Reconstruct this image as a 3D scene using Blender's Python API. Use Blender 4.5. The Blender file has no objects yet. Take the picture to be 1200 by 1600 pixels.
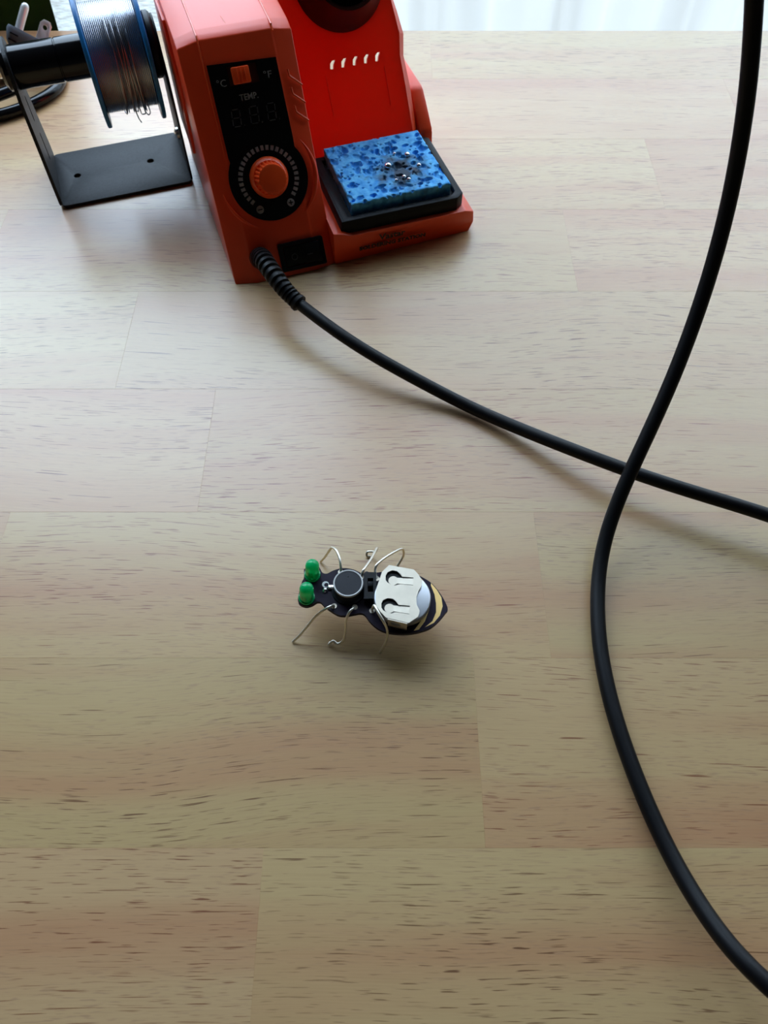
import bpy, bmesh, math, random
from mathutils import Vector, Matrix, noise

SC = bpy.context.scene
COL = SC.collection
K = 0.001                      # everything below is written in millimetres

# ------------------------------------------------------------------ camera
cam_d = bpy.data.cameras.new('camera')
cam = bpy.data.objects.new('camera', cam_d)
COL.objects.link(cam)
cam.location = (0, 0, 262 * K)
cam.rotation_euler = (math.radians(32), 0, 0)
cam_d.sensor_fit = 'VERTICAL'
cam_d.sensor_height = 24
cam_d.sensor_width = 18
cam_d.lens = 1202 / 1600 * 24
cam_d.clip_start = 0.01
cam_d.dof.use_dof = True
cam_d.dof.focus_distance = 0.30
cam_d.dof.aperture_fstop = 18.03 / 1.0
SC.camera = cam

# ------------------------------------------------------------------ world, exposure
SC.view_settings.view_transform = 'Standard'
SC.view_settings.look = 'None'
SC.view_settings.gamma = 1
SC.view_settings.use_curve_mapping = False
SC.view_settings.exposure = 0.0
world = bpy.data.worlds.new('sky'); SC.world = world; world.use_nodes = True
nt = world.node_tree; nt.nodes.clear()
wo = nt.nodes.new('ShaderNodeOutputWorld'); bg = nt.nodes.new('ShaderNodeBackground')
tc = nt.nodes.new('ShaderNodeTexCoord'); sx = nt.nodes.new('ShaderNodeSeparateXYZ'); cr = nt.nodes.new('ShaderNodeValToRGB')
mr = nt.nodes.new('ShaderNodeMapRange'); mr.inputs['From Min'].default_value = -1; mr.inputs['From Max'].default_value = 1
nt.links.new(tc.outputs['Generated'], sx.inputs[0]); nt.links.new(sx.outputs['Z'], mr.inputs['Value'])
nt.links.new(mr.outputs[0], cr.inputs['Fac']); nt.links.new(cr.outputs['Color'], bg.inputs['Color']); nt.links.new(bg.outputs[0], wo.inputs[0])
e = cr.color_ramp.elements
e[0].position = 0.46; e[0].color = (0.05, 0.055, 0.05, 1)
e[1].position = 0.52; e[1].color = (0.29, 0.37, 0.45, 1)
for p_, k_ in ((0.66, .62), (0.75, .85), (0.88, 1.0)):
    q = e.new(p_); q.color = (.62 * k_, .80 * k_, 1.0 * k_, 1)
bg.inputs['Strength'].default_value = 9.6
# the window portal lets the overcast sky in through the glass
pd = bpy.data.lights.new('window_portal', 'AREA'); pd.shape = 'RECTANGLE'; pd.size = 1.9; pd.size_y = 1.66
pd.cycles.is_portal = True
po = bpy.data.objects.new('window_portal', pd); COL.objects.link(po)
po.location = (0.05, 0.735, 0.28); po.rotation_euler = (math.radians(-90), 0, 0)
SC.cycles.use_denoising = True
SC.cycles.transparent_max_bounces = 12
SC.cycles.max_bounces = 8
SC.cycles.diffuse_bounces = 5
SC.cycles.caustics_reflective = False
SC.cycles.caustics_refractive = False
SC.cycles.sample_clamp_indirect = 6

# ------------------------------------------------------------------ materials
def mat(name, color=(.8, .8, .8), rough=.5, metal=0., spec=.5, **kw):
    m = bpy.data.materials.new(name); m.use_nodes = True
    b = m.node_tree.nodes['Principled BSDF']
    b.inputs['Base Color'].default_value = (*color, 1)
    b.inputs['Roughness'].default_value = rough
    b.inputs['Metallic'].default_value = metal
    b.inputs['Specular IOR Level'].default_value = spec
    for k, v_ in kw.items(): b.inputs[k.replace('_', ' ')].default_value = v_
    return m

def add_noise(m, scale, lo, hi, rough_var=0.0, bump=0.0, bscale=None, obj=True):
    """multiplies the base colour by a gentle procedural variation and adds fine relief"""
    nt = m.node_tree; N = nt.nodes; b = N['Principled BSDF']
    tc = N.new('ShaderNodeTexCoord'); no = N.new('ShaderNodeTexNoise'); no.inputs['Scale'].default_value = scale
    no.inputs['Detail'].default_value = 4
    nt.links.new(tc.outputs['Object'], no.inputs['Vector'])
    rp = N.new('ShaderNodeValToRGB'); c = b.inputs['Base Color'].default_value
    rp.color_ramp.elements[0].position = .3; rp.color_ramp.elements[1].position = .7
    rp.color_ramp.elements[0].color = (c[0]*lo, c[1]*lo, c[2]*lo, 1); rp.color_ramp.elements[1].color = (c[0]*hi, c[1]*hi, c[2]*hi, 1)
    nt.links.new(no.outputs['Fac'], rp.inputs['Fac']); nt.links.new(rp.outputs['Color'], b.inputs['Base Color'])
    if bump:
        n2 = N.new('ShaderNodeTexNoise'); n2.inputs['Scale'].default_value = bscale or scale*5; n2.inputs['Detail'].default_value = 3
        nt.links.new(tc.outputs['Object'], n2.inputs['Vector'])
        bp = N.new('ShaderNodeBump'); bp.inputs['Strength'].default_value = bump; bp.inputs['Distance'].default_value = .0003
        nt.links.new(n2.outputs['Fac'], bp.inputs['Height']); nt.links.new(bp.outputs['Normal'], b.inputs['Normal'])
    return m

M = {}
M['orange'] = add_noise(mat('orange_plastic', (.80, .062, .014), .34, spec=.4), 30, .94, 1.05, bump=.12, bscale=2500)
M['orange_knob'] = mat('orange_knob_plastic', (.88, .085, .012), .35)
# thin translucent shell of the iron holder
m = mat('thin_orange_plastic', (.80, .05, .012), .32); nt = m.node_tree; N = nt.nodes
tr = N.new('ShaderNodeBsdfTranslucent'); tr.inputs['Color'].default_value = (.98, .055, .025, 1)
mx = N.new('ShaderNodeMixShader'); mx.inputs[0].default_value = .42
nt.links.new(N['Principled BSDF'].outputs[0], mx.inputs[1]); nt.links.new(tr.outputs[0], mx.inputs[2])
nt.links.new(mx.outputs[0], N['Material Output'].inputs['Surface']); M['thin_orange'] = m
M['black_gloss'] = mat('black_gloss_panel', (.004, .004, .005), .16, spec=.4)
M['black_plastic'] = add_noise(mat('black_plastic', (.004, .004, .005), .4, spec=.22), 60, .8, 1.2)
M['rubber'] = add_noise(mat('black_rubber', (.004, .004, .005), .45, spec=.2), 80, .8, 1.2)
M['funnel'] = mat('dark_funnel_plastic', (.035, .006, .004), .35, spec=.3)
M['tray'] = add_noise(mat('black_tray', (.004, .0045, .006), .45, spec=.12), 60, .7, 1.4)
M['powder'] = add_noise(mat('black_powder_coat', (.012, .013, .015), .52, spec=.25), 900, .6, 1.5, bump=.5, bscale=2600)
M['tube'] = mat('glossy_black_tube', (.003, .003, .004), .14, spec=.35)
M['blue'] = add_noise(mat('blue_spool_plastic', (.012, .17, .46), .35), 40, .9, 1.1)
M['solder'] = mat('solder_wire', (.40, .41, .45), .26, metal=1.)
M['ball'] = mat('solder_ball', (.75, .74, .76), .18, metal=1.)
M['print_grey'] = mat('grey_print', (.22, .22, .23), .5)
M['print_dim'] = mat('dim_grey_print', (.045, .045, .05), .4)
M['print_black'] = mat('black_print', (.015, .004, .003), .5)
M['highlight'] = mat('orange_relief', (.80, .10, .03), .22)
M['pcb'] = add_noise(mat('purple_solder_mask', (.009, .003, .014), .5, spec=.18), 150, .8, 1.3)
M['gold'] = mat('bare_gold_copper', (.88, .58, .20), .5, metal=.2)
M['silk'] = mat('white_silk_print', (.7, .7, .7), .5)
M['clip'] = add_noise(mat('tinned_clip', (.70, .62, .50), .45, metal=.55), 200, .93, 1.05)
M['coin'] = mat('steel_coin', (.60, .62, .66), .28, metal=.9)
M['wire'] = mat('tinned_wire', (.84, .79, .68), .3, metal=.8)
M['buzz'] = mat('buzzer_black', (.010, .010, .015), .5, spec=.3)
M['ring'] = mat('buzzer_ring', (.55, .54, .52), .35)
m = mat('green_led_epoxy', (.01, .62, .22), .07, **{'Transmission_Weight': .45, 'IOR': 1.45}); nt = m.node_tree; N = nt.nodes
tr = N.new('ShaderNodeBsdfTranslucent'); tr.inputs['Color'].default_value = (.02, .80, .28, 1); mx = N.new('ShaderNodeMixShader'); mx.inputs[0].default_value = .28
nt.links.new(N['Principled BSDF'].outputs[0], mx.inputs[1]); nt.links.new(tr.outputs[0], mx.inputs[2]); nt.links.new(mx.outputs[0], N['Material Output'].inputs['Surface']); M['led'] = m
M['nickel'] = mat('nickel_plate', (.80, .78, .74), .22, metal=1.)
M['pin'] = mat('plated_pin', (.82, .81, .79), .3, metal=.45)
M['plug'] = add_noise(mat('charcoal_plug_rubber', (.12, .135, .165), .5), 100, .9, 1.15)
M['leaf'] = add_noise(mat('green_leaf', (.016, .065, .008), .35), 22, .35, 1.9)
M['pot'] = add_noise(mat('clay_pot', (.36, .16, .09), .8), 20, .85, 1.1)
M['soil'] = add_noise(mat('soil', (.03, .02, .012), .9), 90, .6, 1.5)
M['wall'] = add_noise(mat('wall_paint', (.17, .155, .14), .8), 6, .97, 1.03)
M['ceil'] = add_noise(mat('ceiling_paint', (.26, .25, .24), .85), 6, .98, 1.02)
M['floor'] = add_noise(mat('carpet_floor', (.10, .09, .08), .95), 220, .75, 1.2)
M['frame'] = mat('window_frame_paint', (.75, .75, .74), .4)
M['legs'] = mat('table_leg_metal', (.03, .03, .03), .4)

# window glass: clear, with a faint reflection
m = bpy.data.materials.new('window_glass'); m.use_nodes = True; N = m.node_tree.nodes; N.clear(); L = m.node_tree.links
o_ = N.new('ShaderNodeOutputMaterial'); t_ = N.new('ShaderNodeBsdfTransparent'); g_ = N.new('ShaderNodeBsdfGlossy'); x_ = N.new('ShaderNodeMixShader')
g_.inputs['Roughness'].default_value = .02; x_.inputs[0].default_value = .06
L.new(t_.outputs[0], x_.inputs[1]); L.new(g_.outputs[0], x_.inputs[2]); L.new(x_.outputs[0], o_.inputs[0]); M['glass'] = m

# sheer curtain: thin weave, partly see-through, partly scattering
m = bpy.data.materials.new('sheer_voile'); m.use_nodes = True; N = m.node_tree.nodes; N.clear(); L = m.node_tree.links
o_ = N.new('ShaderNodeOutputMaterial'); t_ = N.new('ShaderNodeBsdfTransparent'); tl = N.new('ShaderNodeBsdfTranslucent'); df = N.new('ShaderNodeBsdfDiffuse')
a_ = N.new('ShaderNodeMixShader'); b_ = N.new('ShaderNodeMixShader')
tl.inputs['Color'].default_value = (.74, .70, .66, 1); df.inputs['Color'].default_value = (.7, .7, .7, 1)
a_.inputs[0].default_value = .25; b_.inputs[0].default_value = .60
L.new(tl.outputs[0], a_.inputs[1]); L.new(df.outputs[0], a_.inputs[2]); L.new(t_.outputs[0], b_.inputs[1]); L.new(a_.outputs[0], b_.inputs[2]); L.new(b_.outputs[0], o_.inputs[0])
M['sheer'] = m

# ribbed grey-white woven cloth
def woven():
    m = mat('woven_cloth', (.6, .6, .6), .9); nt = m.node_tree; N = nt.nodes; L = nt.links; b = N['Principled BSDF']
    tc = N.new('ShaderNodeTexCoord'); mp = N.new('ShaderNodeMapping'); mp.inputs['Scale'].default_value = (170, 170, 900)
    no = N.new('ShaderNodeTexNoise'); no.inputs['Scale'].default_value = 1; no.inputs['Detail'].default_value = 3
    rp = N.new('ShaderNodeValToRGB'); rp.color_ramp.elements[0].position = .36; rp.color_ramp.elements[1].position = .66
    rp.color_ramp.elements[0].color = (.60, .57, .52, 1); rp.color_ramp.elements[1].color = (.95, .96, .98, 1)
    L.new(tc.outputs['Object'], mp.inputs[0]); L.new(mp.outputs[0], no.inputs['Vector']); L.new(no.outputs['Fac'], rp.inputs['Fac']); L.new(rp.outputs['Color'], b.inputs['Base Color'])
    tl = N.new('ShaderNodeBsdfTranslucent'); L.new(rp.outputs['Color'], tl.inputs['Color'])
    mx = N.new('ShaderNodeMixShader'); mx.inputs[0].default_value = .75
    L.new(b.outputs[0], mx.inputs[1]); L.new(tl.outputs[0], mx.inputs[2]); L.new(mx.outputs[0], N['Material Output'].inputs['Surface'])
    bp = N.new('ShaderNodeBump'); bp.inputs['Strength'].default_value = .6; bp.inputs['Distance'].default_value = .0006
    L.new(no.outputs['Fac'], bp.inputs['Height']); L.new(bp.outputs['Normal'], b.inputs['Normal'])
    return m
M['woven'] = woven()

# rubberwood: pale staves with short dark pore dashes, soft figure and a tint of its own per stave
def wood():
    m = mat('rubberwood', (.6, .45, .3), .38, spec=.5, Coat_Weight=.6, Coat_Roughness=.27); nt = m.node_tree; N = nt.nodes; L = nt.links; b = N['Principled BSDF']
    tc = N.new('ShaderNodeTexCoord'); oi = N.new('ShaderNodeObjectInfo')
    def math_(op, a=None, b_=None, clamp=False):
        n = N.new('ShaderNodeMath'); n.operation = op; n.use_clamp = clamp
        for i, q in enumerate((a, b_)):
            if q is None: continue
            if isinstance(q, (int, float)): n.inputs[i].default_value = q
            else: L.new(q, n.inputs[i])
        return n.outputs[0]
    rv = math_('MULTIPLY', oi.outputs['Random'], 37.0)
    cb = N.new('ShaderNodeCombineXYZ'); L.new(rv, cb.inputs[0]); L.new(math_('MULTIPLY', rv, 1.7), cb.inputs[1]); L.new(rv, cb.inputs[2])
    ad = N.new('ShaderNodeVectorMath'); ad.operation = 'ADD'; L.new(tc.outputs['Object'], ad.inputs[0]); L.new(cb.outputs[0], ad.inputs[1])
    # slow waviness of the grain direction
    wv = N.new('ShaderNodeTexNoise'); wv.inputs['Scale'].default_value = 5; wv.inputs['Detail'].default_value = 1
    L.new(ad.outputs[0], wv.inputs['Vector'])
    sp = N.new('ShaderNodeSeparateXYZ'); L.new(ad.outputs[0], sp.inputs[0])
    yy = math_('ADD', sp.outputs['Y'], math_('MULTIPLY', math_('SUBTRACT', wv.outputs['Fac'], .5), .030))
    wc = N.new('ShaderNodeCombineXYZ'); L.new(sp.outputs['X'], wc.inputs[0]); L.new(yy, wc.inputs[1])
    L.new(math_('MULTIPLY', rv, .37), wc.inputs[2])
    def nz(sx_, sy_, detail=2, rough=.5, seed=0.):
        mp = N.new('ShaderNodeMapping'); mp.inputs['Scale'].default_value = (sx_, sy_, 1); mp.inputs['Location'].default_value = (seed, seed * 1.3, seed)
        n = N.new('ShaderNodeTexNoise'); n.inputs['Scale'].default_value = 1; n.inputs['Detail'].default_value = detail; n.inputs['Roughness'].default_value = rough
        L.new(wc.outputs[0], mp.inputs[0]); L.new(mp.outputs[0], n.inputs['Vector']); return n.outputs['Fac']
    def ramp(f, p0, c0, p1, c1):
        r = N.new('ShaderNodeValToRGB'); r.color_ramp.elements[0].position = p0; r.color_ramp.elements[1].position = p1
        r.color_ramp.elements[0].color = (*c0, 1); r.color_ramp.elements[1].color = (*c1, 1); L.new(f, r.inputs['Fac']); return r.outputs['Color']
    def mixc(f, a, b_, mode='MIX'):
        n = N.new('ShaderNodeMix'); n.data_type = 'RGBA'; n.blend_type = mode
        if isinstance(f, float): n.inputs['Factor'].default_value = f
        else: L.new(f, n.inputs['Factor'])
        for nm, q in (('A', a), ('B', b_)):
            s = [i for i in n.inputs if i.name == nm and i.type == 'RGBA'][0]
            if isinstance(q, tuple): s.default_value = (*q, 1)
            else: L.new(q, s)
        return [o for o in n.outputs if o.type == 'RGBA'][0]
    # per-stave base tint
    tint = N.new('ShaderNodeValToRGB'); L.new(oi.outputs['Random'], tint.inputs['Fac'])
    el = tint.color_ramp.elements  # one tint per stave
    el[0].position = 0; el[0].color = WOOD[0]; el[1].position = 1; el[1].color = WOOD[1]
    for p_, c_ in ((.3, WOOD[2]), (.6, WOOD[3]), (.8, WOOD[4])):
        q = el.new(p_); q.color = c_
    c = tint.outputs['Color']
    fig = nz(2.5, 38, 3)
    c = mixc(math_('MULTIPLY', ramp_val(N, L, fig, .42, .68), .75), c, (.46, .215, .105))
    fib = nz(40, 2200, 3, .6, 3.1)
    c = mixc(.55, c, ramp(fib, .25, (.88, .85, .80), .75, (1.05, 1.04, 1.03)), 'MULTIPLY')
    # pores, two sizes, gathered in patches
    dens = nz(5, 16, 2, .5, 7.7)
    d1 = ramp_val(N, L, nz(95, 2000, 1, .4, 1.3), .64, .70)
    d1 = math_('MULTIPLY', d1, ramp_val(N, L, dens, .38, .62))
    d2 = ramp_val(N, L, nz(180, 2400, 1, .4, 5.9), .60, .70)
    d2 = math_('MULTIPLY', d2, ramp_val(N, L, nz(6, 22, 2, .5, 11.3), .30, .6))
    d3 = ramp_val(N, L, nz(52, 1750, 1, .3, 15.1), .705, .76)
    darkc = mixc(oi.outputs['Random'], (.22, .040, .014), (.12, .045, .014))
    c = mixc(math_('MULTIPLY', d2, .55), c, (.34, .19, .11))
    c = mixc(math_('MULTIPLY', d1, .85), c, darkc)
    c = mixc(math_('MULTIPLY', d3, .8), c, darkc)
    L.new(c, b.inputs['Base Color'])
    rr = math_('ADD', math_('MULTIPLY', fib, .12), .30); rr = math_('ADD', rr, math_('MULTIPLY', d1, .05)); L.new(rr, b.inputs['Roughness'])
    bp = N.new('ShaderNodeBump'); bp.inputs['Strength'].default_value = .10; bp.inputs['Distance'].default_value = .0002
    h = math_('SUBTRACT', math_('MULTIPLY', fib, .5), math_('MULTIPLY', d1, 1.0)); L.new(h, bp.inputs['Height']); L.new(bp.outputs['Normal'], b.inputs['Normal'])
    return m
def ramp_val(N, L, f, a, b):
    n = N.new('ShaderNodeMapRange'); n.inputs['From Min'].default_value = a; n.inputs['From Max'].default_value = b
    L.new(f, n.inputs['Value']); return n.outputs[0]
WOOD = [(.50, .325, .148, 1), (.57, .390, .190, 1), (.52, .345, .160, 1), (.55, .345, .180, 1), (.47, .318, .138, 1)]
M['wood'] = wood()

# sponge
def sponge_mat():
    m = mat('cellulose_sponge', (.02, .22, .60), .8); nt = m.node_tree; N = nt.nodes; L = nt.links; b = N['Principled BSDF']
    tc = N.new('ShaderNodeTexCoord')
    no = N.new('ShaderNodeTexNoise'); no.inputs['Scale'].default_value = 260; no.inputs['Detail'].default_value = 4; L.new(tc.outputs['Object'], no.inputs['Vector'])
    rp = N.new('ShaderNodeValToRGB'); L.new(no.outputs['Fac'], rp.inputs['Fac'])
    rp.color_ramp.elements[0].position = .35; rp.color_ramp.elements[0].color = (.035, .32, .80, 1)
    rp.color_ramp.elements[1].position = .62; rp.color_ramp.elements[1].color = (.13, .55, .97, 1)
    # scorch left by the iron: centre of the sponge face, its own shape
    sp = N.new('ShaderNodeVectorMath'); sp.operation = 'DISTANCE'; L.new(tc.outputs['Object'], sp.inputs[0]); sp.inputs[1].default_value = (93 * K, 24.5 * K, 28 * K)
    n2 = N.new('ShaderNodeTexNoise'); n2.inputs['Scale'].default_value = 170; n2.inputs['Detail'].default_value = 4; L.new(tc.outputs['Object'], n2.inputs['Vector'])
    a = N.new('ShaderNodeMath'); a.operation = 'MULTIPLY'; L.new(n2.outputs['Fac'], a.inputs[0]); a.inputs[1].default_value = .034
    s = N.new('ShaderNodeMath'); s.operation = 'ADD'; L.new(sp.outputs['Value'], s.inputs[0]); L.new(a.outputs[0], s.inputs[1])
    r2 = N.new('ShaderNodeMapRange'); r2.inputs['From Min'].default_value = .0345; r2.inputs['From Max'].default_value = .0215; r2.inputs['To Max'].default_value = .93; L.new(s.outputs[0], r2.inputs['Value'])
    mx = N.new('ShaderNodeMix'); mx.data_type = 'RGBA'; L.new(r2.outputs[0], mx.inputs['Factor'])
    L.new(rp.outputs['Color'], mx.inputs[6]); mx.inputs[7].default_value = (.050, .055, .065, 1); L.new(mx.outputs[2], b.inputs['Base Color'])
    return m
M['sponge'] = sponge_mat()

# ------------------------------------------------------------------ helpers
def link(name, me, m, parent=None):
    o = bpy.data.objects.new(name, me); COL.objects.link(o)
    if m is not None: me.materials.append(m)
    if parent is not None: o.parent = parent
    return o
def from_bm(name, bm, m, parent=None, smooth=False, autos=None):
    bmesh.ops.recalc_face_normals(bm, faces=bm.faces[:])
    me = bpy.data.meshes.new(name); bm.to_mesh(me); bm.free()
    if smooth:
        for p in me.polygons: p.use_smooth = True
    if autos is not None:
        me.set_sharp_from_angle(angle=math.radians(autos))
    return link(name, me, m, parent)
def tag(o, label=None, cat=None, group=None, kind=None):
    if label: o['label'] = label
    if cat: o['category'] = cat
    if group: o['group'] = group
    if kind: o['kind'] = kind
    return o
def thing(name, label, cat, loc=(0, 0, 0), rz=0, group=None):
    o = bpy.data.objects.new(name, None); COL.objects.link(o); o.empty_display_size = .01
    o.location = Vector(loc) * K; o.rotation_euler = (0, 0, rz)
    return tag(o, label, cat, group)
def frame(o, x, y):
    x = Vector(x).normalized(); y = Vector(y); z = x.cross(y).normalized(); y = z.cross(x).normalized()
    return Matrix(((x.x, y.x, z.x, o[0]), (x.y, y.y, z.y, o[1]), (x.z, y.z, z.z, o[2]), (0, 0, 0, 1)))
I4 = Matrix.Identity(4)
def xf(bm, Mx=I4):
    for v_ in bm.verts: v_.co = (Mx @ v_.co) * K
def bev(bm, w, seg=2, ang=30):
    es = [e_ for e_ in bm.edges if len(e_.link_faces) == 2 and e_.calc_face_angle(0) > math.radians(ang)]
    if es and w > 0: bmesh.ops.bevel(bm, geom=es, offset=w, segments=seg, profile=.5, affect='EDGES', clamp_overlap=True)
def box_bm(lo, hi, w=0, seg=2):
    bm = bmesh.new(); bmesh.ops.create_cube(bm, size=1)
    for v_ in bm.verts:
        v_.co = Vector([lo[i] if v_.co[i] < 0 else hi[i] for i in range(3)])
    bev(bm, w, seg); return bm
def box(name, lo, hi, m, parent=None, w=0, Mx=I4, seg=2):
    bm = box_bm(lo, hi, w, seg); xf(bm, Mx)
    return from_bm(name, bm, m, parent, smooth=w > 0, autos=35 if w > 0 else None)
def prism_bm(outline, z0, z1, holes=(), w=0, seg=2):
    bm = bmesh.new(); es = []
    for loop in [outline, *holes]:
        vs = [bm.verts.new((p[0], p[1], z1)) for p in loop]
        for i in range(len(vs)): es.append(bm.edges.new((vs[i], vs[(i + 1) % len(vs)])))
    if holes: bmesh.ops.triangle_fill(bm, use_beauty=True, use_dissolve=False, edges=es)
    else: bm.faces.new(bm.verts[:])
    r = bmesh.ops.extrude_face_region(bm, geom=bm.faces[:])
    for v_ in [g for g in r['geom'] if isinstance(g, bmesh.types.BMVert)]: v_.co.z = z0
    bmesh.ops.recalc_face_normals(bm, faces=bm.faces[:])
    if w: bev(bm, w, seg)
    return bm
def prism(name, outline, z0, z1, m, parent=None, holes=(), w=0, Mx=I4, smooth=False, seg=2):
    bm = prism_bm(outline, z0, z1, holes, w, seg); xf(bm, Mx)
    return from_bm(name, bm, m, parent, smooth=smooth or w > 0, autos=35 if (smooth or w > 0) else None)
def lathe_bm(prof, seg=32, wob=None):
    bm = bmesh.new(); rings = []
    for (r, z) in prof:
        if r < 1e-6: rings.append([bm.verts.new((0, 0, z))])
        else: rings.append([bm.verts.new((r * math.cos(2*math.pi*i/seg) * (wob(i, z) if wob else 1), r * math.sin(2*math.pi*i/seg) * (wob(i, z) if wob else 1), z)) for i in range(seg)])
    for a, b in zip(rings, rings[1:]):
        for i in range(seg):
            j = (i + 1) % seg
            if len(a) == 1 and len(b) == 1: continue
            if len(a) == 1: bm.faces.new((a[0], b[j], b[i]))
            elif len(b) == 1: bm.faces.new((a[i], a[j], b[0]))
            else: bm.faces.new((a[i], a[j], b[j], b[i]))
    return bm
def lathe(name, prof, m, parent=None, seg=32, Mx=I4, wob=None, autos=35):
    bm = lathe_bm(prof, seg, wob); xf(bm, Mx); return from_bm(name, bm, m, parent, smooth=True, autos=autos)
def spline(pts, n=8):
    P = [Vector(p) for p in pts]; out = []
    for i in range(len(P) - 1):
        p0 = P[max(i-1, 0)]; p1 = P[i]; p2 = P[i+1]; p3 = P[min(i+2, len(P)-1)]
        for k in range(n):
            t = k / n
            out.append(.5 * ((2*p1) + (p2-p0)*t + (2*p0-5*p1+4*p2-p3)*t*t + (3*p1-p0-3*p2+p3)*t**3))
    out.append(P[-1]); return out
def tube_bm(pts, r, seg=12, bm=None):
    bm = bm or bmesh.new(); rings = []; n = len(pts); up = None
    rf = r if callable(r) else (lambda t: r)
    for i, p in enumerate(pts):
        t = (pts[min(i+1, n-1)] - pts[max(i-1, 0)]).normalized()
        if up is None:
            up = Vector((0, 0, 1)) if abs(t.z) < .9 else Vector((1, 0, 0))
        up = (up - t * up.dot(t)).normalized(); s = t.cross(up); rr = rf(i/(n-1))
        rings.append([bm.verts.new(p + (up*math.cos(2*math.pi*k/seg) + s*math.sin(2*math.pi*k/seg)) * rr) for k in range(seg)])
    for a, b in zip(rings, rings[1:]):
        for k in range(seg): bm.faces.new((a[k], a[(k+1) % seg], b[(k+1) % seg], b[k]))
    bm.faces.new(rings[0][::-1]); bm.faces.new(rings[-1]); return bm
def tube(name, pts, r, m, parent=None, seg=12, n=8, Mx=I4):
    bm = tube_bm(spline(pts, n) if n else [Vector(p) for p in pts], r, seg); xf(bm, Mx)
    return from_bm(name, bm, m, parent, smooth=True, autos=50)
def arc(cx, cy, r, a0, a1, n):
    return [(cx + r*math.cos(math.radians(a0 + (a1-a0)*i/n)), cy + r*math.sin(math.radians(a0 + (a1-a0)*i/n))) for i in range(n+1)]
def rrect(x0, y0, x1, y1, r, n=4):
    return arc(x1-r, y0+r, r, -90, 0, n) + arc(x1-r, y1-r, r, 0, 90, n) + arc(x0+r, y1-r, r, 90, 180, n) + arc(x0+r, y0+r, r, 180, 270, n)
def text(name, body, size, m, parent, Mx, bold=0., width=None):
    cu = bpy.data.curves.new(name, 'FONT'); cu.body = body; cu.size = size; cu.extrude = .04; cu.offset = bold
    cu.align_x = 'CENTER'; cu.align_y = 'CENTER'; cu.resolution_u = 2
    tmp = bpy.data.objects.new(name + '_src', cu); COL.objects.link(tmp); bpy.context.view_layer.update()
    me = bpy.data.meshes.new_from_object(tmp.evaluated_get(bpy.context.evaluated_depsgraph_get()))
    bpy.data.objects.remove(tmp); bpy.data.curves.remove(cu)
    xs = [v_.co.x for v_ in me.vertices]; s = 1 if width is None else width / (max(xs) - min(xs))
    for v_ in me.vertices: v_.co = (Mx @ Vector((v_.co.x * s, v_.co.y, v_.co.z))) * K
    me.materials.clear(); me.name = name
    return link(name, me, m, parent)

# ------------------------------------------------------------------ the room
FZ = -750
def wallbox(name, lo, hi, m): return tag(box(name, lo, hi, m), kind='structure')
wallbox('floor', (-1900, -2000, FZ-60), (1900, 760, FZ), M['floor'])
wallbox('ceiling', (-1900, -2000, 1650), (1900, 760, 1710), M['ceil'])
wallbox('wall_left', (-1960, -2000, FZ), (-1900, 760, 1650), M['wall'])
wallbox('wall_right', (1900, -2000, FZ), (1960, 760, 1650), M['wall'])
wallbox('wall_front', (-1960, -2060, FZ), (1960, -2000, 1650), M['wall'])
WX0, WX1, WZ0, WZ1 = -880, 980, -540, 1100
prism('wall_back', [(-1900, FZ), (1900, FZ), (1900, 1650), (-1900, 1650)], -760, -700, M['wall'],
      holes=[[(WX0, WZ0), (WX1, WZ0), (WX1, WZ1), (WX0, WZ1)]], Mx=frame((0, 0, 0), (1, 0, 0), (0, 0, 1)))['kind'] = 'structure'
win = prism('window_1', [(WX0, WZ0), (WX1, WZ0), (WX1, WZ1), (WX0, WZ1)], -752, -708, M['frame'],
      holes=[[(WX0+45, WZ0+45), (WX1-45, WZ0+45), (WX1-45, WZ1-45), (WX0+45, WZ1-45)]], w=2, Mx=frame((0, 0, 0), (1, 0, 0), (0, 0, 1)))
win['kind'] = 'structure'
box('pane', (WX0+45, 727, WZ0+45), (WX1-45, 731, WZ1-45), M['glass'], win)
box('window_sill', (WX0-30, 660, WZ0-30), (WX1+30, 702, WZ0), M['frame'], win, w=3)
for nm, lo, hi in (('baseboard_left', (-1900, -2000, FZ), (-1885, 700, FZ+90)), ('baseboard_right', (1885, -2000, FZ), (1900, 700, FZ+90)),
                   ('baseboard_back', (-1885, 685, FZ), (1885, 700, FZ+90))):
    tag(box(nm, lo, hi, M['frame'], w=3), kind='structure')

# ------------------------------------------------------------------ table of glued staves
random.seed(11)
table = thing('table', 'pale rubberwood table top of glued staves with dark pore dashes', 'table', (0, 150, FZ))
rows = [537.9, 480.3, 417.3, 353.8, 291.1, 228.4, 163.7, 101.9, 38.7, -24, -87, -150, -213, -250]
joints = {0: [-380, 30, 420], 1: [-520, -90, 210, 560], 2: [-330, 150, 480], 3: [-480, -200, 95, 390], 4: [-560, -120, 330], 5: [-350, -75, 240, 520],
          6: [-450, -150, 60, 430], 7: [-300, 32, 350], 8: [-500, -38, 300], 9: [-360, 10, 410], 10: [-470, -160, 190, 540], 11: [-320, 100, 460], 12: [-420, 0, 380]}
for i in range(len(rows) - 1):
    y1, y0 = rows[i], rows[i+1]; xs = [-700] + joints[i] + [700]
    for a, b in zip(xs, xs[1:]):
        cx, cy = (a+b)/2, (y0+y1)/2
        bm = box_bm((-(b-a)/2, -(y1-y0)/2, -28), ((b-a)/2, (y1-y0)/2, 0), .05, 1)
        xf(bm); o = from_bm('stave', bm, M['wood'], table)
        o.location = Vector((cx, cy - 150, -FZ)) * K
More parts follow.
